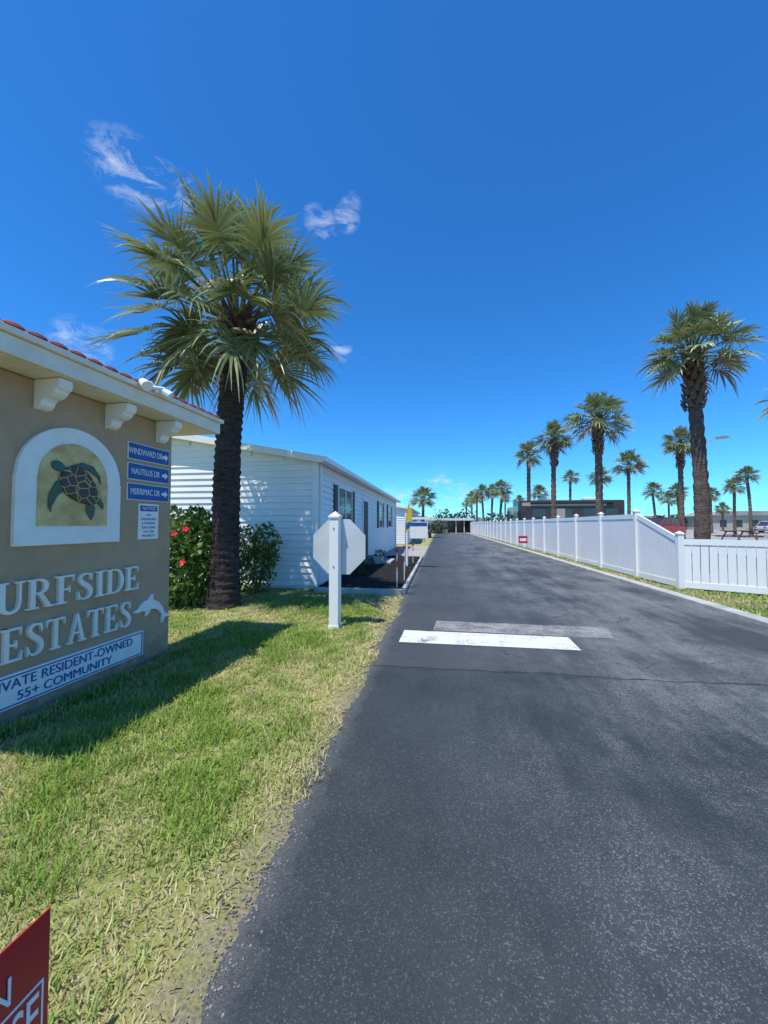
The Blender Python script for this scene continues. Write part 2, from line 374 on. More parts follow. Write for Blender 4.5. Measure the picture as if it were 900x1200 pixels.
def rc(x0,x1,y0,y1): return [(x0,y0),(x1,y0),(x1,y1),(x0,y1)]
LET={
'I':(.41,[rc(.12,.29,0,1),rc(0,.41,0,.06),rc(0,.41,.94,1)]),
'E':(.78,[rc(.1,.27,0,1),rc(0,.72,0,.07),rc(0,.69,.93,1),rc(.27,.52,.46,.53),[(.63,.93),(.69,.93),(.69,.74)],[(.63,.07),(.72,.07),(.75,.28)],rc(.48,.53,.38,.61)]),
'F':(.72,[rc(.1,.27,0,1),rc(0,.4,0,.06),rc(0,.69,.93,1),rc(.27,.52,.46,.53),[(.63,.93),(.69,.93),(.69,.74)],rc(.48,.53,.38,.61)]),
'T':(.78,[rc(.305,.475,0,1),rc(.19,.59,0,.06),rc(0,.78,.93,1),[(0,.93),(.06,.93),(0,.74)],[(.72,.93),(.78,.93),(.78,.74)]]),
'U':(.84,[rc(.09,.26,.33,1),rc(0,.35,.94,1),rc(.66,.74,.33,1),rc(.57,.84,.94,1),ribbon([(.175,.35,.17),(.2,.14,.16),(.4,.035,.09),(.62,.12,.08),(.70,.35,.08)])]),
'D':(.86,[rc(.1,.27,0,1),rc(0,.42,0,.06),rc(0,.42,.94,1),ribbon([(.38,.03,.06),(.62,.1,.09),(.755,.32,.15),(.78,.5,.18),(.755,.68,.15),(.62,.9,.09),(.38,.97,.06)])]),
'R':(.88,[rc(.1,.27,0,1),rc(0,.38,0,.06),rc(0,.4,.94,1),ribbon([(.25,.97,.06),(.48,.94,.09),(.60,.84,.14),(.62,.745,.17),(.60,.64,.14),(.48,.53,.08),(.25,.505,.06)]),[(.33,.5),(.50,.5),(.83,0),(.64,0)],rc(.6,.92,0,.055)]),
'A':(.90,[[(.13,0),(.20,0),(.47,.86),(.42,1)],[(.40,1),(.50,1),(.82,0),(.62,0)],rc(.24,.66,.30,.37),rc(.02,.30,0,.055),rc(.54,.92,0,.055)]),
'S':(.68,[ribbon([(.585,.74,.05),(.53,.91,.06),(.35,.965,.07),(.16,.90,.12),(.12,.76,.15),(.24,.61,.18),(.42,.49,.19),(.55,.34,.18),(.54,.15,.14),(.36,.035,.07),(.15,.07,.06),(.06,.26,.05)]),rc(.56,.61,.70,.98),rc(.035,.085,.02,.32)]),
}
def letters(name,s,h,wd,yr,z):
    tw=sum(LET[c][0]+.09 for c in s)-.09; k=wd/tw; y=yr-wd; bb=B(); q=0
    for c in s:
        for pl in LET[c][1]:
            q+=1; e=.03+.0006*(q%9)
            bb.prism([(y+u*k,z+v*h) for u,v in pl],FYZ,.001+.0001*(q%7),e)
        y+=(LET[c][0]+.09)*k
    bb.go(name,lettercream,g)
letters('surfside_letters','SURFSIDE',.235,1.45,-.465,.835)
letters('estates_letters','ESTATES',.25,1.14,-.56,.475)
dol=[(-.53,.565),(-.50,.59),(-.46,.60),(-.44,.635),(-.39,.665),(-.33,.675),(-.30,.715),(-.265,.725),(-.275,.685),(-.26,.66),(-.19,.62),(-.13,.555),(-.10,.49),(-.045,.455),(-.02,.44),(-.06,.43),(-.10,.435),(-.115,.40),(-.14,.375),(-.14,.42),(-.135,.465),(-.18,.52),(-.24,.555),(-.30,.565),(-.33,.525),(-.37,.50),(-.365,.55),(-.42,.565),(-.47,.56)]
B().prism([(u,v+.02) for u,v in dol],FYZ,.001,.03).go('dolphin',signwhite,g,.004)
B().box(0,.03,-1.97,-.40,.135,.385).go('banner_board',signwhite,g,.004)
bb=B(); bb.box(.029,.033,-1.955,-.415,.362,.372); bb.box(.029,.033,-1.955,-.415,.148,.158); bb.box(.029,.033,-.425,-.415,.159,.361); bb.box(.029,.033,-1.955,-1.945,.159,.361)
bb.go('banner_border',blue,g)
text('banner_text','PRIVATE RESIDENT-OWNED',.105,(.034,-1.185,.308),ROTW,blue,g,.002,off=0,sx=.97)
text('banner_text_2','55+ COMMUNITY',.098,(.034,-1.185,.208),ROTW,blue,g,.002,off=0,sx=1.05)

# ---------------------------------------------------------------- stop sign seen from behind
g=group('stop_sign',(-1.51,5.47,0),R(-4))
B().box(-.07,.07,-.07,.07,-.05,1.60).go('post',white_vinyl,g,.006)
cb=B(); cb.box(-.085,.085,-.085,.085,1.60,1.63)
cb.add([(-.075,-.075,1.63),(.075,-.075,1.63),(.075,.075,1.63),(-.075,.075,1.63),(0,0,1.70)],[(0,1,4),(1,2,4),(2,3,4),(3,0,4)]); cb.box(-.078,.078,-.078,.078,0,.05)
cb.go('post_cap',white_vinyl,g,.003)
r=.405/math.cos(R(22.5)); oc=[(.03+r*math.cos(R(22.5+45*k)),1.175+r*math.sin(R(22.5+45*k))) for k in range(8)]
B().prism(oc,FXZ,.075,.08).go('sign_back',alu,g,.002)
r2=r-.012; oc=[(.03+r2*math.cos(R(22.5+45*k)),1.175+r2*math.sin(R(22.5+45*k))) for k in range(8)]
B().prism(oc,FXZ,.0805,.083).go('sign_face',redpaint,g)
text('sign_text','STOP',.3,(.03,.0845,1.175),(R(90),0,R(180)),signwhite,g,.001)
bb=B()
for z in (.9,1.45): bb.tube((0,-.073,z),(0,-.08,z),.012,.012,8)
bb.go('bolts',metalm,g)

# ---------------------------------------------------------------- open house yard sign
p1=Vector((.9897*-.924-.143*1.1,.143*-.924+.9897*1.1,0)); p0=Vector((.9897*-.953-.143*.953,.143*-.953+.9897*.953,0))
dd=(p1-p0).normalized(); ang=math.atan2(-dd.x,dd.y)
g=group('open_house_sign',(p1.x,p1.y,0),ang)
B().box(-.004,0,-.6,0,.095,.44).go('panel',redpaint,g)
bb=B(); bb.box(0,.0015,-.575,-.014,.125,.27); bb.go('text_band',signwhite,g)
bb=B(); bb.box(.0014,.0028,-.568,-.020,.132,.263); bb.go('text_band_red',redpaint,g)
text('text_open','OPEN',.10,(.003,-.09,.325),ROTW,signwhite,g,.001,align='RIGHT',off=0,sx=.7)
text('text_house','HOUSE',.145,(.004,-.026,.196),ROTW,signwhite,g,.001,align='RIGHT',off=.001,sx=.5)
bb=B(); bb.tube((-.008,-.12,-.05),(-.008,-.12,.40),.004,.004,6); bb.tube((-.008,-.48,-.05),(-.008,-.48,.40),.004,.004,6); bb.go('stake',metalm,g)

# ---------------------------------------------------------------- houses
def siding(bb,axis,c,a0,a1,z0,z1,lap,sgn,rng_fn=None):
    z=z0
    while z<z1-.001:
        zt=min(z+lap,z1); l,h=a0,a1
        if rng_fn: l,h=rng_fn(zt)
        if h-l<.05: break
        o=.032*sgn
        if axis=='y': V=[(l,c+o,z),(h,c+o,z),(h,c,zt),(l,c,zt),(l,c,z),(h,c,z)]
        else: V=[(c+o,l,z),(c+o,h,z),(c,h,zt),(c,l,zt),(c,l,z),(c,h,z)]
        bb.add(V,[(0,1,2,3),(0,1,5,4)]); z=zt
def house(name,x,y,wd,ln,zb,ev,rd,lap,wins,door=None):
    g=group(name,(x,y,0)); s=B()
    siding(s,'y',0,-wd,0,zb,ev,lap,-1)
    siding(s,'x',0,0,ln,zb,ev,lap,1)
    siding(s,'y',0,-wd,0,ev,rd,lap,-1,lambda z:(-wd+(z-ev)/(rd-ev)*wd/2,-(z-ev)/(rd-ev)*wd/2))
    s.prism([(-wd,ev-.1),(0,ev-.1),(0,ev+.02),(-wd/2,rd+.03),(-wd,ev+.02)],FXZ,.003,.03)
    s.box(-wd+.02,-.03,.035,ln,0,ev-.02); s.go('siding',siding_m,g)
    t=B(); t.box(-.09,.036,-.036,-.001+.09,zb-.02,ev); t.box(-.09,.036,ln-.09,ln+.02,zb-.02,ev); t.box(-wd-.02,-wd+.09,-.036,.08,zb-.02,ev); t.go('corner_trim',trim_m,g,.004)
    k=(rd-ev)/(wd/2); o=.22; f=.16
    def sl(bb,y0,y1,xa,xb,zofa,zofb,dt):
        pts=[(xa,zofa),(xb,zofb),(xb,zofb+dt),(xa,zofa+dt)]; bb.prism(pts,FXZ,y0,y1)
    rf=B(); sl(rf,-.22,ln+.2,o,-wd/2,ev-k*o+.03,rd+.03,.07); sl(rf,-.22,ln+.2,-wd-o,-wd/2-.001,ev-k*o+.03,rd+.029,.07); rf.go('roof',roof_white,g)
    fa=B(); sl(fa,-.25,-.222,o,-wd/2,ev-k*o-.06,rd-.06,f); sl(fa,-.25,-.222,-wd-o,-wd/2-.001,ev-k*o-.06,rd-.061,f)
    fa.box(o+.002,o+.09,-.25,ln+.2,ev-k*o-.03,ev-k*o+.09); fa.box(-.001+.04,o,-.22,ln+.2,ev-k*o-.0,ev-k*o+.015)
    fa.go('fascia_gutter',trim_m,g,.006)
    so_=B(); sl(so_,-.22,-.04,o,-wd/2,ev-k*o-.01,rd-.01,.012); sl(so_,-.22,-.04,-wd-o,-wd/2-.001,ev-k*o-.01,rd-.011,.012); so_.go('soffit',trim_m,g)
    dn=B(); dn.box(.038,.09,.12,.19,.1,ev-k*o-.03); dn.box(.038,.09,ln-.5,ln-.43,.1,ev-k*o-.03); dn.go('downspouts',trim_m,g,.006)
    fr=B(); gl=B(); sh=B()
    for (y0,y1,z0,z1,n) in wins:
        fr.box(.005,.06,y0-.07,y1+.07,z1,z1+.08); fr.box(.005,.065,y0-.08,y1+.08,z0-.08,z0)
        for yy in np.linspace(y0-.035,y1+.035,n+1): fr.box(.005,.057,yy-.035,yy+.035,z0+.001,z1-.001)
        fr.box(.005,.05,y0+.001,y1-.001,(z0+z1)/2-.02,(z0+z1)/2+.02)
        gl.box(.004,.036,y0,y1,z0,z1)
        for ya in (y0-.48,y1+.12):
            sh.box(.012,.045,ya,ya+.36,z0-.05,z1+.05)
            for q in np.arange(z0,z1,.07): sh.box(.043,.055,ya+.04,ya+.32,q,q+.035)
    fr.go('window_frames',trim_m,g,.003); gl.go('window_glass',glass,g); sh.go('shutters',shutter,g)
    if door:
        d=B(); d.box(.005,.06,door,door+.06,.3,2.4); d.box(.005,.06,door+.97,door+1.03,.3,2.4); d.box(.005,.06,door,door+1.03,2.402,2.47); d.go('door_frame',trim_m,g)
        d=B(); d.box(.005,.04,door+.061,door+.969,.3,2.4); d.go('door',shutter,g)
        d=B(); d.box(.038,1.1,door-.2,door+1.2,0,.15); d.box(.038,.75,door-.2,door+1.2,.15,.29); d.go('door_steps',concrete,g,.01)
    sk=B(); sk.box(-wd+.05,.004,.004,ln-.02,0,zb); sk.go('skirting',trim_m,g)
    return g
house('manufactured_house',-2.87,8.7,7.6,16.6,.08,3.02,3.72,.15,[(1.9,3.5,1.45,2.55,2),(9.3,10.4,1.4,2.55,1),(12.6,13.8,1.4,2.55,1)],5.4)
house('manufactured_house',-2.4,29,8,14,.08,2.75,3.4,.16,[(2,3.4,1.3,2.3,2),(8,9.4,1.3,2.3,2)],5)
house('manufactured_house',-2.6,50,8,14,.08,2.7,3.3,.2,[(2,3.4,1.3,2.3,2),(8,9.4,1.3,2.3,2)])
g=group('carport_building',(0,73,0))
bb=B(); bb.box(-9,8,0,9,2.35,2.62); bb.box(-9.2,8.2,-.3,0-.01,2.3,2.7); bb.go('roof',roof_white,g)
bb=B(); bb.box(-9,1.2,.6,8,0,2.33); bb.box(6,8,.6,8,0,2.33); 
for x in (1.3,3.0,4.5): bb.box(x,x+.12,.1,.22,0,2.34)
bb.go('walls',siding_m,g)
bb=B(); bb.box(1.3,5.9,5,5.1,0,2.3); bb.box(-7,-5.6,.5,.59,.9,1.9); bb.go('openings',glass,g)
def far_bld(x,y,w_,h,rz=0,m1=None):
    g=group('distant_building',(x,y,0),rz)
    B().box(0,w_,0,10,0,h).go('walls',m1 or bldg_beige,g)
    b2=B(); b2.prism([(-.6,h),(w_+.6,h),(w_-2,h+1.0),(2,h+1.0)],FXZ,-.6,10.6); b2.go('roof',bldg_grey,g)
    b3=B(); 
    for q in np.arange(1.5,w_-2,3.2): b3.box(q,q+1.4,-.03,0,1,h-1)
    b3.go('windows',glass,g)
far_bld(62,98,34,3.6); far_bld(100,90,40,4.2); far_bld(38,120,26,3.0); far_bld(20,125,14,2.8)

# ---------------------------------------------------------------- fence
g=group('vinyl_fence',(0,0,0))
po=B(); pk=B(); rl=B()
FX=5.48
def fpost(x,y,h,rz=0):
    mt=Matrix.Translation((x,y,0))@Matrix.Rotation(rz,4,'Z')
    po.box(-.065,.065,-.065,.065,-.03,h+.06,mt); po.box(-.08,.08,-.08,.08,h+.061,h+.085,mt)
    V=[mt@Vector(v) for v in ((-.07,-.07,h+.085),(.07,-.07,h+.085),(.07,.07,h+.085),(-.07,.07,h+.085),(0,0,h+.14))]
    po.add(V,[(0,1,4),(1,2,4),(2,3,4),(3,0,4)])
def panel(ax,ay,bx,by,ha,hb,gap=.006):
    d=math.hypot(bx-ax,by-ay); rz=math.atan2(by-ay,bx-ax)
    mt=Matrix.Translation((ax,ay,0))@Matrix.Rotation(rz,4,'Z')
    n=max(2,round((d-.13)/.155)); wv=(d-.13)/n
    for i in range(n):
        x0=.065+i*wv+gap/2; x1=x0+wv-gap; z0=ha+(hb-ha)*x0/d-.08; z1=ha+(hb-ha)*x1/d-.08
        pk.add([mt@Vector(v) for v in ((x0,-.012,.1),(x1,-.012,.1),(x1,.012,.1),(x0,.012,.1),(x0,-.012,z0),(x1,-.012,z1),(x1,.012,z1),(x0,.012,z0))],
               [(0,1,2,3),(4,5,6,7),(0,1,5,4),(1,2,6,5),(2,3,7,6),(3,0,4,7)])
    rl.box(.066,d-.066,-.025,.025,.05,.19,mt)
    V=[]
    for x,h in ((.066,ha),(d-.066,hb)):
        for yy in (-.027,.027):
            for zz in (-.13,0): V.append(mt@Vector((x,yy,h+zz)))
    rl.add(V,[(0,1,3,2),(4,5,7,6),(0,1,5,4),(2,3,7,6),(1,3,7,5),(0,2,6,4)])
pts=[(FX+.05,9.85,1.22),(FX,11.7,1.8)]
yy=11.7
while yy<69: yy+=2.4; pts.append((FX,yy,1.8))
for i,p in enumerate(pts):
    fpost(p[0],p[1],p[2])
    if i: q=pts[i-1]; panel(q[0],q[1],p[0],p[1],q[2],p[2],.009)
q=pts[0]; rz=math.atan2(-.62,1)
for k in range(1,5):
    p=(q[0]+1.95*math.cos(rz),q[1]+1.95*math.sin(rz),1.17); panel(q[0],q[1],p[0],p[1],1.17,1.17,.014); fpost(p[0],p[1],1.17,rz); q=p
po.go('posts',white_vinyl,g,.004); pk.go('pickets',white_vinyl,g); rl.go('rails',white_vinyl,g)

g=group('yard_sign',(5.15,25,0),R(20))
B().box(-.3,.3,-.01,0,.35,.8).go('panel',redpaint,g); B().box(-.22,.22,-.016,-.0105,.48,.66).go('panel_band',signwhite,g)
bb=B(); bb.tube((-.2,.005,-.02),(-.2,.005,.4),.008); bb.tube((.2,.005,-.02),(.2,.005,.4),.008); bb.go('stake',metalm,g)

g=group('realtor_sign',(-1.15,13.5,0),R(-10))
bb=B(); bb.box(-.05,.05,-.05,.05,0,1.9); bb.box(.051,.85,-.035,.035,1.68,1.76); bb.go('post',white_vinyl,g,.005)
bb=B(); bb.box(.12,.76,-.01,.01,1.02,1.6); bb.go('hanging_panel',signwhite,g,.003)
bb=B(); bb.box(.14,.74,-.014,-.0105,1.45,1.58); bb.go('panel_band',blue,g)
g=group('feather_flag',(-1.05,11.9,0),0)
bb=B(); bb.tube((0,0,0),(0,0,1.5),.014,.012); bb.tube((0,0,1.5),(.1,0,2.15),.012,.007); bb.go('pole',metalm,g)
bb=B(); bb.prism([(0.01,1.25),(.12,1.32),(.2,1.65),(.2,1.95),(.1,2.15),(.03,1.7)],FXZ,-.004,.004); bb.go('flag_cloth',yellow,g)
bb=B(); bb.prism([(0.02,1.35),(.13,1.4),(.18,1.6),(.03,1.55)],FXZ,-.008,-.0045); bb.go('flag_band',blue,g)
for x,y,h in ((-.98,8.9,.95),(-.93,10.2,.95),(-1.0,14.6,.8)):
    g=group('marker_stake',(x,y,0))
    B().tube((0,0,0),(0,0,h),.011,.011,8).go('rod',trim_m,g)
    bb=B(); bb.tube((0,-.03,h-.05),(0,-.016,h-.05),.05,.05,14); bb.go('reflector',orange,g)
    bb=B(); bb.tube((0,0,.52),(0,0,.66),.015,.015,8); bb.go('red_band',orange,g)

# ---------------------------------------------------------------- vehicles
def car(name,loc,rz,paint):
    g=group(name,loc,rz)
    body=[(-2.2,.35),(-2.25,.6),(-2.15,.92),(-1.45,1.02),(1.0,1.04),(1.95,.9),(2.2,.72),(2.22,.38),(1.75,.28),(-1.8,.28)]
    B().prism(body,FXZ,-.88,.88).go('body',paint,g,.06)
    cab=[(-1.95,.98),(-1.55,1.48),(-.9,1.57),(.1,1.55),(.95,1.03)]
    B().prism(cab,FXZ,-.74,.74).go('glasshouse',glass,g,.05)
    rf=[(-1.56,1.50),(-.9,1.60),(.12,1.58),(.1,1.53),(-.9,1.55),(-1.5,1.46)]
    bb=B(); bb.prism(rf,FXZ,-.72,.72)
    for s in (-1,1):
        for a,c in (((-1.95,1.0),(-1.55,1.49)),((-.55,1.0),(-.6,1.56)),((.98,1.02),(.12,1.56))): bb.tube((a[0],s*.76,a[1]),(c[0],s*.73,c[1]),.04,.035,6)
    bb.go('roof_pillars',paint,g,.01)
    wh=B(); hb=B()
    for x in (-1.4,1.4):
        for s in (-1,1): wh.tube((x,s*.68,.33),(x,s*.9,.33),.33,.33,22); hb.tube((x,s*.89,.33),(x,s*.91,.33),.19,.19,14)
    wh.go('tyres',rubber,g); hb.go('hubs',metalm,g)
    bb=B(); bb.box(2.15,2.235,-.8,-.5,.62,.75); bb.box(2.15,2.235,.5,.8,.62,.75); bb.go('headlights',signwhite,g,.01)
    bb=B(); bb.box(-2.26,-2.16,-.8,-.5,.7,.85); bb.box(-2.26,-2.16,.5,.8,.7,.85); bb.go('tail_lights',orange,g,.01)
car('parked_car',(15.3,30.0,LZ),R(-145),redcar)
car('parked_car',(-1.9,46,0),R(90),darkcar)
car('parked_car',(32,60,LZ),R(5),darkcar); car('parked_car',(43,56,LZ),R(5),M('silver_car',(.5,.5,.52),None,3,.25))
def rv(loc,rz,c1,c2,ln=8.8):
    g=group('motorhome',loc,rz)
    B().box(0,ln,-1.25,1.25,.45,3.25).go('body',c1,g,.12)
    bb=B(); bb.box(.3,ln-.3,-1.262,-1.252,.55,1.35); bb.box(.3,ln-1.5,-1.262,-1.252,2.75,3.05); bb.go('lower_panels',c2,g)
    bb=B(); bb.box(-.012,.3,-1.1,1.1,1.5,2.8)
    for a in (1.2,3.4,5.4,7.2): bb.box(a,a+1.1,-1.27,-1.24,1.75,2.5)
    bb.go('windows',glass,g)
    bb=B(); bb.box(2,3,-.5,.5,3.26,3.52); bb.box(5.8,6.8,-.5,.5,3.26,3.52); bb.go('roof_ac',trim_m,g,.05)
    bb=B()
    for x in (1.4,6.4,7.3):
        for s in (-1.2,.95): bb.tube((x,s,.45),(x,s+.25,.45),.45,.45,20)
    bb.go('tyres',rubber,g)
    bb=B(); bb.tube((1.0,-1.34,3.0),(ln-1,-1.34,3.0),.08,.08,10); bb.box(-.1,.1,-1.5,-1.3,1.9,2.3); bb.go('awning_roll',rubber,g)
    bb=B(); bb.box(3.2,3.9,-1.275,-1.245,.6,2.5); bb.go('door',c2,g,.01)
rv((6.9,36.5,LZ),R(1),rvbrown,rvtan,8.8)
rv((8.5,49,LZ),R(3),rvtan,rvbrown,9)
def picnic(x,y,rz):
    g=group('picnic_table',(x,y,LZ),rz)
    bb=B()
    for i in range(5): bb.box(-.95,.95,-.38+i*.155,-.38+i*.155+.145,.72,.76)
    for s in (-1,1):
        for i in range(2): bb.box(-.95,.95,s*.72-.14+i*.145,s*.72-.14+i*.145+.135,.42,.46)
    bb.go('planks',wood,g,.005)
    bb=B()
    for x_ in (-.65,.65):
        bb.box(x_-.02,x_+.02,-.85,.85,.36,.415); bb.box(x_-.021,x_+.021,-.36,.36,.66,.715)
        for s in (-1,1): bb.tube((x_,s*.62,0),(x_,s*.22,.70),.04,.04,6)
    bb.go('frame',wood,g)
picnic(18.0,26.2,R(20)); picnic(26.5,36,R(-10))
g=group('street_lamp',(13.8,22.2,LZ),0)
bb=B(); bb.tube((0,0,0),(0,0,5.5),.07,.05); bb.tube((0,0,5.45),(.6,-.1,5.6),.03,.025); bb.go('pole',metalm,g)
bb=B(); bb.prism([(.5,5.55),(1.05,5.6),(1.05,5.66),(.8,5.72),(.5,5.68)],FXZ,-.22,.05); bb.go('lamp_head',metalm,g,.02)

# ---------------------------------------------------------------- palms
def crown_mesh(name,seed,nf,nl,wid=1.0,size=1.0,seg=4,elmin=-34,up=1.0):
    rn=random.Random(seed); V=[];F=[];C=[]
    ga=2.39996
    for i in range(nf):
        t=i/(nf-1); el=R(86-(86-elmin)*t**.9+rn.uniform(-10,10)); az=i*ga+rn.uniform(-.3,.3)
        dead=(t>.9 and rn.random()<.6)
        d=Vector((math.cos(az)*math.cos(el),math.sin(az)*math.cos(el),math.sin(el)))
        Lp=rn.uniform(.8,1.3)*size*(1+.30*up*max(0,math.sin(el)))
        if t>.8: Lp*=.8
        p0=Vector((math.cos(az)*.1,math.sin(az)*.1,-.4*t+.1))
        p1=p0+d*Lp+Vector((0,0,-.10*Lp*(1-abs(math.sin(el)))))
        d1=(d+Vector((0,0,-.18-.25*rn.random()))*(1 if el<R(60) else .3)).normalized()
        s=d1.cross(Vector((0,0,1)))
        if s.length<.1: s=Vector((math.sin(az),-math.cos(az),0))
        s.normalize(); roll=rn.uniform(-.8,.8); nrm=s.cross(d1).normalized()
        s,nrm=(s*math.cos(roll)+nrm*math.sin(roll)),(nrm*math.cos(roll)-s*math.sin(roll))
        g_=rn.uniform(.65,1.3)
        col=np.array((.125,.160,.068))*g_+np.array((.04,.03,.0))*rn.random()
        if t>.75: col=col*.85+np.array((.05,.035,.005))*rn.random()
        if dead: col=np.array((.26,.19,.11))*g_
        for wv in (s,nrm):
            n=len(V); hw=.02*size
            V+=[p0-wv*hw*1.8,p0+wv*hw*1.8,p1+wv*hw*.6,p1-wv*hw*.6]; F.append((n,n+1,n+2,n+3)); C+=[(.18,.19,.07)]*4
        costa=.34*size; droop=rn.uniform(.08,.40)*(1.8 if dead else 1)
        bl=rn.uniform(.72,1.0)*size; fold=rn.uniform(.1,.55)
        for j in range(nl):
            q=-1+2*j/(nl-1); an=q*R(132)
            o=p1+d1*costa*(1-abs(q))**1.2-Vector((0,0,.08*size*(1-abs(q))))
            ld=(d1*math.cos(an)+s*math.sin(an)+nrm*fold*abs(math.sin(an))).normalized()
            ll=bl*(.66+.26*math.cos(an*.75))*rn.uniform(.8,1.1)
            tw=rn.uniform(-.7,.7); wd=(nrm.cross(ld)).normalized(); wd=(wd*math.cos(tw)+nrm*math.sin(tw))
            rs=(0,.3,.6,.82,1) if seg==4 else (0,.4,.75,1)
            ws=(.014,.038,.026,.012,.002) if seg==4 else (.014,.038,.024,.002)
            jit=Vector((rn.uniform(-1,1),rn.uniform(-1,1),rn.uniform(-1,1)))*.12
            n=len(V); cj=col*rn.uniform(.8,1.2); dl=droop*rn.uniform(.7,1.5)
            for r_,w_ in zip(rs,ws):
                p=o+(ld+jit*r_)*ll*r_+Vector((0,0,-dl*ll*r_**3))
                V+=[p-wd*w_*wid*.5*1.25,p+wd*w_*wid*.5*1.25]
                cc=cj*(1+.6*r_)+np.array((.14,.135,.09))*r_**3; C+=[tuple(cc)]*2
            for k in range(len(rs)-1): F.append((n+2*k,n+2*k+1,n+2*k+3,n+2*k+2))
    me=bpy.data.meshes.new(name); me.from_pydata([tuple(v) for v in V],[],F); me.update(); me.materials.append(palm_m)
    a=me.color_attributes.new('Col','FLOAT_COLOR','POINT'); c=np.ones((len(V),4),dtype=np.float32); c[:,:3]=C; a.data.foreach_set('color',c.ravel())
    return me
def trunk_obj(name,h,r0,r1,mat,parent,lean=(0,0),seed=0,seg=22,dz=.07):
    rn=random.Random(seed); V=[];F=[]; n=int(h/dz); ph=rn.uniform(0,6)
    for k in range(n+1):
        t=k/n; z=h*t; r=r0+(r1-r0)*min(1,t*1.6)+.10*r0*math.exp(-t*14)*2.4
        ring=.012*((k*1.0)%3-1)
        for i in range(seg):
            a=2*math.pi*i/seg; rr=r+ring+rn.uniform(-.014,.014)
            V.append((lean[0]*t*t+rr*math.cos(a)+.03*math.sin(ph+t*5),lean[1]*t*t+rr*math.sin(a),z-.04))
    for k in range(n):
        for i in range(seg): F.append((k*seg+i,k*seg+(i+1)%seg,(k+1)*seg+(i+1)%seg,(k+1)*seg+i))
    F.append(tuple(n*seg+i for i in range(seg)))
    return mk(name,V,F,mat,parent,True)
def boots_obj(parent,h,lean,r,nb,span,seed,mat=boot_m,ls=1):
    rn=random.Random(seed); bb=B()
    for i in range(nb):
        t=i/nb; z=h-span*(1-t); az=i*2.39996; rr=r*.9
        ln=rn.uniform(.2,.36)*ls; wv=rn.uniform(.045,.075)
        o=Vector((lean[0]+math.cos(az)*rr,lean[1]+math.sin(az)*rr,z)); d=Vector((math.cos(az)*.5,math.sin(az)*.5,.87)).normalized(); s=Vector((-math.sin(az),math.cos(az),0)); nn=s.cross(d)
        e=o+d*ln
        V=[o-s*wv*1.5-nn*.02,o+s*wv*1.5-nn*.02,o+s*wv*1.5+nn*.03,o-s*wv*1.5+nn*.03,e-s*wv*.6-nn*.012,e+s*wv*.6-nn*.012,e+s*wv*.6+nn*.012,e-s*wv*.6+nn*.012]
        bb.add(V,[(0,1,2,3),(4,5,6,7),(0,1,5,4),(1,2,6,5),(2,3,7,6),(3,0,4,7)])
    bb.go('leaf_bases',mat,parent)
g=group('palm_tree',(-3.95,6.6,0))
trunk_obj('trunk',5.1,.265,.22,trunk_dark,g,(.24,.05),1,28,.045)
boots_obj(g,5.3,(.24,.05),.22,64,.85,3,boot_red,1.1)
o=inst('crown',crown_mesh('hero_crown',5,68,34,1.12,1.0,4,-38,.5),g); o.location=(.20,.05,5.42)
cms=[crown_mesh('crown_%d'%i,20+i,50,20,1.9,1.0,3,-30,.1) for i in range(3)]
lr=random.Random(12)
def palm(px,top,D,sc_=1.0,k=0,boots=True,tr=.2,lean=0):
    a=(px-450)/450; x=D*(.9897*a-.143); y=D*(.143*a+.9897); ht=1.5+(615-top)*D/450
    if not lean and D>25: lean=lr.uniform(0,.5)
    g=group('palm_tree',(x,y,0),lr.uniform(0,6)); hh=ht-2.15*sc_
    trunk_obj('trunk',hh-.05,tr,tr*.85,trunk_grey,g,(lean,0),k+50,14,.12)
    if boots: boots_obj(g,hh+.1,(lean,0),tr*1.05,64,1.9,k,boot_m,.9)
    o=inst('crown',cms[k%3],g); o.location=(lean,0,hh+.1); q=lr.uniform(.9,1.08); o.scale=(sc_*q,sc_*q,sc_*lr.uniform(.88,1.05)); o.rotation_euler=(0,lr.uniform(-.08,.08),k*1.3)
palm(822,353,12,.73,0,True,.215,.1)
palm(948,420,13,.62,1,True,.17,.05)
palm(703,455,20,.78,2,True,.20,.1)
palm(649,489,26,.70,1,True,.18,.2)
palm(620,515,34,.68,0,False,.19)
palm(668,549,46,.56,2,False,.16); palm(702,545,44,.66,1,False,.16); palm(737,525,34,.70,2,False,.16); palm(799,497,28,.70,1,True,.19,.3)
palm(768,563,48,.66,0,False,.16); palm(784,576,60,.62,2,False,.16); palm(796,565,50,.64,1,False,.16); palm(834,570,50,.60,2,False,.16); palm(861,558,42,.58,0,False,.16); palm(880,544,38,.56,1,False,.15)
palm(847,587,75,.8,1,False)
for i,(px,tp,D) in enumerate(((586,560,50),(576,567,56),(567,566,62),(559,575,70),(553,575,78),(546,584,86),(632,566,62),(608,579,75),(496,568,44),(592,578,80))):
    palm(px,tp,D,(.76,.62,.8,.7)[i%4],i,False,.18)

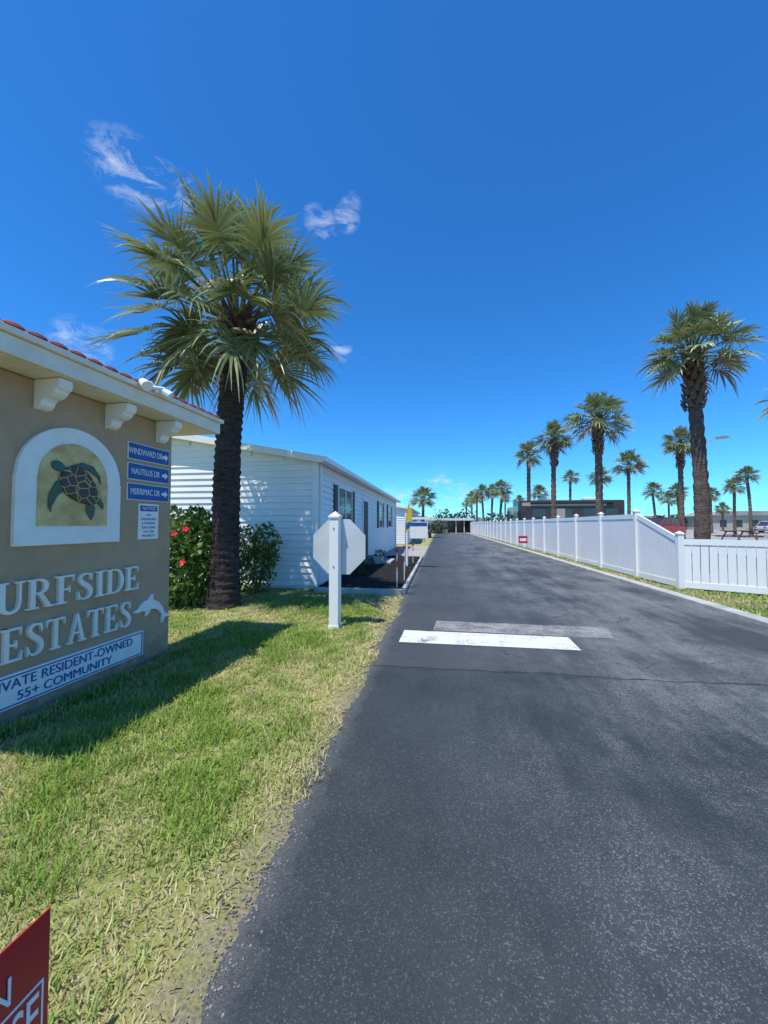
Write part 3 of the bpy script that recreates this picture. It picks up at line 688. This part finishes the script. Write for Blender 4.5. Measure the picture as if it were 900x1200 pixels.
# ---------------------------------------------------------------- leaf clouds
def leaf_cloud(blobs,leaf,c1,c2,seed):
    r_=np.random.default_rng(seed); Vs=[];Cs=[];Fs=[];off=0
    for (cx,cy,cz,rx,ry,rz,n) in blobs:
        d=r_.normal(size=(n,3)); d/=np.linalg.norm(d,axis=1)[:,None]
        rad=r_.uniform(.45,1,n)**.5; lump=1+.28*np.sin(d[:,0]*5+cx*3)*np.sin(d[:,1]*6+cy)*np.cos(d[:,2]*5)+r_.normal(0,.10,n)
        p=np.array((cx,cy,cz))+d*(rad*lump)[:,None]*np.array((rx,ry,rz)); p[:,2]=np.maximum(p[:,2],.02)
        u=r_.normal(size=(n,3)); u/=np.linalg.norm(u,axis=1)[:,None]; v=np.cross(u,r_.normal(size=(n,3))); v/=np.linalg.norm(v,axis=1)[:,None]
        s=(leaf*r_.uniform(.6,1.3,n))[:,None]
        q=np.stack([p-u*s,p+v*s*.45,p+u*s,p-v*s*.45],1).reshape(-1,3)
        t=r_.uniform(0,1,n)[:,None]; c=np.array(c1)*(1-t)+np.array(c2)*t
        Vs.append(q);Cs.append(np.repeat(c,4,0)); Fs.append(np.arange(4*n).reshape(-1,4)+off); off+=4*n
    return np.concatenate(Vs),np.concatenate(Fs),np.concatenate(Cs)
def cloud_obj(name,blobs,leaf,c1,c2,seed,parent=None):
    V,F,C=leaf_cloud(blobs,leaf,c1,c2,seed); return mk(name,V.tolist(),F.tolist(),leaf_m,parent,False,C)
hib=M('hibiscus_red',(.75,.02,.03),None,4,.5)
def flowers(parent,pts):
    bb=B()
    for p in pts:
        p=Vector(p); d=Vector((random.uniform(-.2,.8),-1,random.uniform(-.2,.8))).normalized(); u=d.orthogonal().normalized(); v=d.cross(u)
        for k in range(5):
            a=2*math.pi*k/5; e=u*math.cos(a)+v*math.sin(a); f=u*math.cos(a+.5)+v*math.sin(a+.5); h=u*math.cos(a-.5)+v*math.sin(a-.5)
            bb.add([p,p+f*.045+d*.015,p+e*.065+d*.01,p+h*.045+d*.015],[(0,1,2,3)])
    bb.go('flowers',hib,parent)
g=group('hibiscus_bush',(0,0,0))
cloud_obj('foliage',[(-4.75,6.5,.55,.55,.5,.6,1800),(-4.5,6.55,1.15,.5,.45,.5,1400),(-4.95,6.6,1.5,.42,.4,.34,600),(-4.45,6.6,1.6,.25,.25,.25,200),(-5.5,6.9,.9,.6,.5,.8,1400),(-4.3,6.6,.75,.4,.35,.6,600)],.062,(.065,.13,.022),(.24,.34,.07),4,g)
flowers(g,[(-4.5,6.0,1.35),(-4.3,6.02,1.42),(-4.65,6.0,1.05),(-4.38,6.08,.85),(-4.8,6.0,1.4),(-4.95,5.98,1.15)])
br=B()
for k in range(14):
    a=random.uniform(0,6); br.tube((-4.7+.1*math.cos(a),6.6+.1*math.sin(a),0),(-4.7+.5*math.cos(a),6.6+.45*math.sin(a),random.uniform(.9,1.8)),.014,.006,6)
br.go('stems',wood,g)
g=group('hibiscus_bush',(0,0,0))
cloud_obj('foliage',[(-4.1,8.1,.5,.45,.4,.55,900),(-3.85,8.1,1.15,.33,.3,.38,500),(-4.3,8.0,1.0,.35,.3,.5,500),(-3.75,8.05,.75,.25,.3,.25,200)],.055,(.06,.12,.03),(.19,.27,.07),9,g)
br=B()
for k in range(14):
    a=random.uniform(0,6); br.tube((-4.0,8.1,0),(-4.0+.5*math.cos(a),8.1+.3*math.sin(a),random.uniform(.9,1.65)),.012,.005,6)
br.go('stems',wood,g)
for (x,y,r) in ((-2.3,12.3,.22),(-2.3,14.8,.25),(-2.2,10.6,.16)):
    g=group('small_shrub',(0,0,0)); cloud_obj('foliage',[(x,y,r+.05,r,r,r,420)],.035,(.03,.05,.02),(.09,.12,.04),int(y),g)
bl=[]
r_=random.Random(3)
x=-75
while x<150:
    h=r_.uniform(1.6,3.6)*(1 if x<25 else .75); yv=r_.uniform(104,122)
    bl.append((x,yv,h*.75,r_.uniform(2.5,4.5),2.5,h,220)); x+=r_.uniform(2.0,4.2)
cloud_obj('distant_trees',bl,.55,(.025,.042,.02),(.07,.10,.04),8)
bl=[]
for k in range(10): bl.append((-2.5+r_.uniform(-3,3.6),r_.uniform(66,71),r_.uniform(.6,1.6),1.3,1.2,r_.uniform(.8,1.6),240))
cloud_obj('hedge',bl,.16,(.02,.04,.014),(.07,.10,.03),18)

# ---------------------------------------------------------------- grass blades (one object)
def nz(x,y): return (np.sin(x*2.3+1.1*np.sin(y*1.9))+np.sin(y*2.9+x*.7+2)+.9*np.sin(x*7.1+y*5.3+np.sin(y*4))+.8*np.sin(x*15.3-y*12.1+2*np.sin(x*6)))/3.0
def blades(n,xs,ys,hm,wm,seed,green=.5,edge_dry=False):
    r_=np.random.default_rng(seed); x=xs;y=ys; n=len(x)
    k=nz(x,y)
    az=r_.uniform(0,2*np.pi,n); ln=hm*r_.uniform(.5,1.4,n)*(1+.5*k); bend=r_.uniform(.3,1.6,n)
    dx,dy=np.cos(az),np.sin(az); wx,wy=-dy*wm,dx*wm
    wj=r_.uniform(.6,1.3,n); wx*=wj; wy*=wj
    h1=ln*.6*np.cos(bend*.5); o1=ln*.6*np.sin(bend*.5); h2=h1+ln*.4*np.cos(bend); o2=o1+ln*.4*np.sin(bend)
    z=np.zeros(n)
    P=np.stack([np.stack([x-wx,y-wy,z],1),np.stack([x+wx,y+wy,z],1),np.stack([x+dx*o1+wx*.8,y+dy*o1+wy*.8,h1],1),np.stack([x+dx*o1-wx*.8,y+dy*o1-wy*.8,h1],1),np.stack([x+dx*o2,y+dy*o2,np.maximum(h2,.004)],1)],1)
    t=green+.50*k+r_.normal(0,.22,n)
    if edge_dry: t-=.55*np.clip((x+1.2)/.5,0,1)
    t=np.clip(t,0,1)[:,None]
    c=np.array((.68,.59,.31))*(1-t)+np.array((.26,.40,.06))*t
    br_=r_.uniform(0,1,n)[:,None]<.10
    c=np.where(br_,c*np.array((.55,.45,.4)),c)
    c=c*r_.uniform(.75,1.2,n)[:,None]
    return P,c
allP=[];allC=[]
r_=np.random.default_rng(11)
n=240000; y=.25+9*r_.uniform(0,1,n)**1.8; x=r_.uniform(-7,-.68,n)
edge=-.73+.05*np.sin(y*3.3)+.04*np.sin(y*9.1)+.03*np.sin(y*31)
prob=np.clip((edge-x)/.14,0,1)
k=nz(x+3,y*1.1+1)
prob*=np.clip(.95+.75*k,.2,1)
keep=(r_.uniform(0,1,n)<prob)&(x>-1.25*y-.6)&~((x>-3.7)&(x<-3.02)&(y>1.6)&(y<4.15))&~((x>-2.9)&(y>8.1))&~((x<-2.8)&(y>8.6))
x,y=x[keep],y[keep]
P,c=blades(0,x,y,.040,.0019,5,.60,True)
ctr=P[:,:1,:].copy(); ctr[:,:,2]=0; P=ctr+(P-ctr)*np.stack([1+.35*y,1+.35*y,1+.03*y],1)[:,None,:]
allP.append(P);allC.append(c)
n=22000; cxs=r_.uniform(-3.4,-1.0,360); cys=.3+6.5*r_.uniform(0,1,360)**1.3; ii=r_.integers(0,360,n)
x=cxs[ii]+r_.normal(0,.07,n); y=cys[ii]+r_.normal(0,.07,n); kp=(x<-.85)&~((x>-3.7)&(x<-2.98)); x,y=x[kp],y[kp]
P,c=blades(0,x,y,.075,.0030,6,1.0); allP.append(P);allC.append(c)
n=45000; y=2+40*r_.uniform(0,1,n)**1.6; x=4.98+r_.uniform(0,.5,n); near=r_.uniform(0,1,n)<.6
x=np.where(near,4.98+4.2*r_.uniform(0,1,n),x); y=np.where(near,2.5+8*r_.uniform(0,1,n),y)
P,c=blades(0,x,y,.06,.009,7,.5); allP.append(P);allC.append(c)
n=7000; y=r_.uniform(2.0,4.2,n); x=-3.02+.043*(y-4.1)+np.abs(r_.normal(0,.05,n)); P,c=blades(0,x,y,.08,.004,8,.8); allP.append(P);allC.append(c)
P=np.concatenate(allP);C=np.concatenate(allC); N=len(P)
me=bpy.data.meshes.new('grass'); me.vertices.add(N*5); me.vertices.foreach_set('co',P.astype(np.float32).ravel())
bi=(np.arange(N)*5)[:,None]
loops=np.concatenate([bi+np.array([[0,1,2,3]]),bi+np.array([[3,2,4]])],1).ravel()
me.loops.add(N*7); me.loops.foreach_set('vertex_index',loops.astype(np.int32))
me.polygons.add(N*2); ls=np.stack([np.arange(N)*7,np.arange(N)*7+4],1).ravel(); lt=np.tile([4,3],N)
me.polygons.foreach_set('loop_start',ls.astype(np.int32)); me.polygons.foreach_set('loop_total',lt.astype(np.int32))
me.update(calc_edges=True); me.validate()
a=me.color_attributes.new('Col','FLOAT_COLOR','POINT'); cc=np.ones((N*5,4),dtype=np.float32); cc[:,:3]=np.repeat(C,5,0); a.data.foreach_set('color',cc.ravel())
me.materials.append(grass_m); o=bpy.data.objects.new('grass',me); sc.collection.objects.link(o)
print('blades',N)
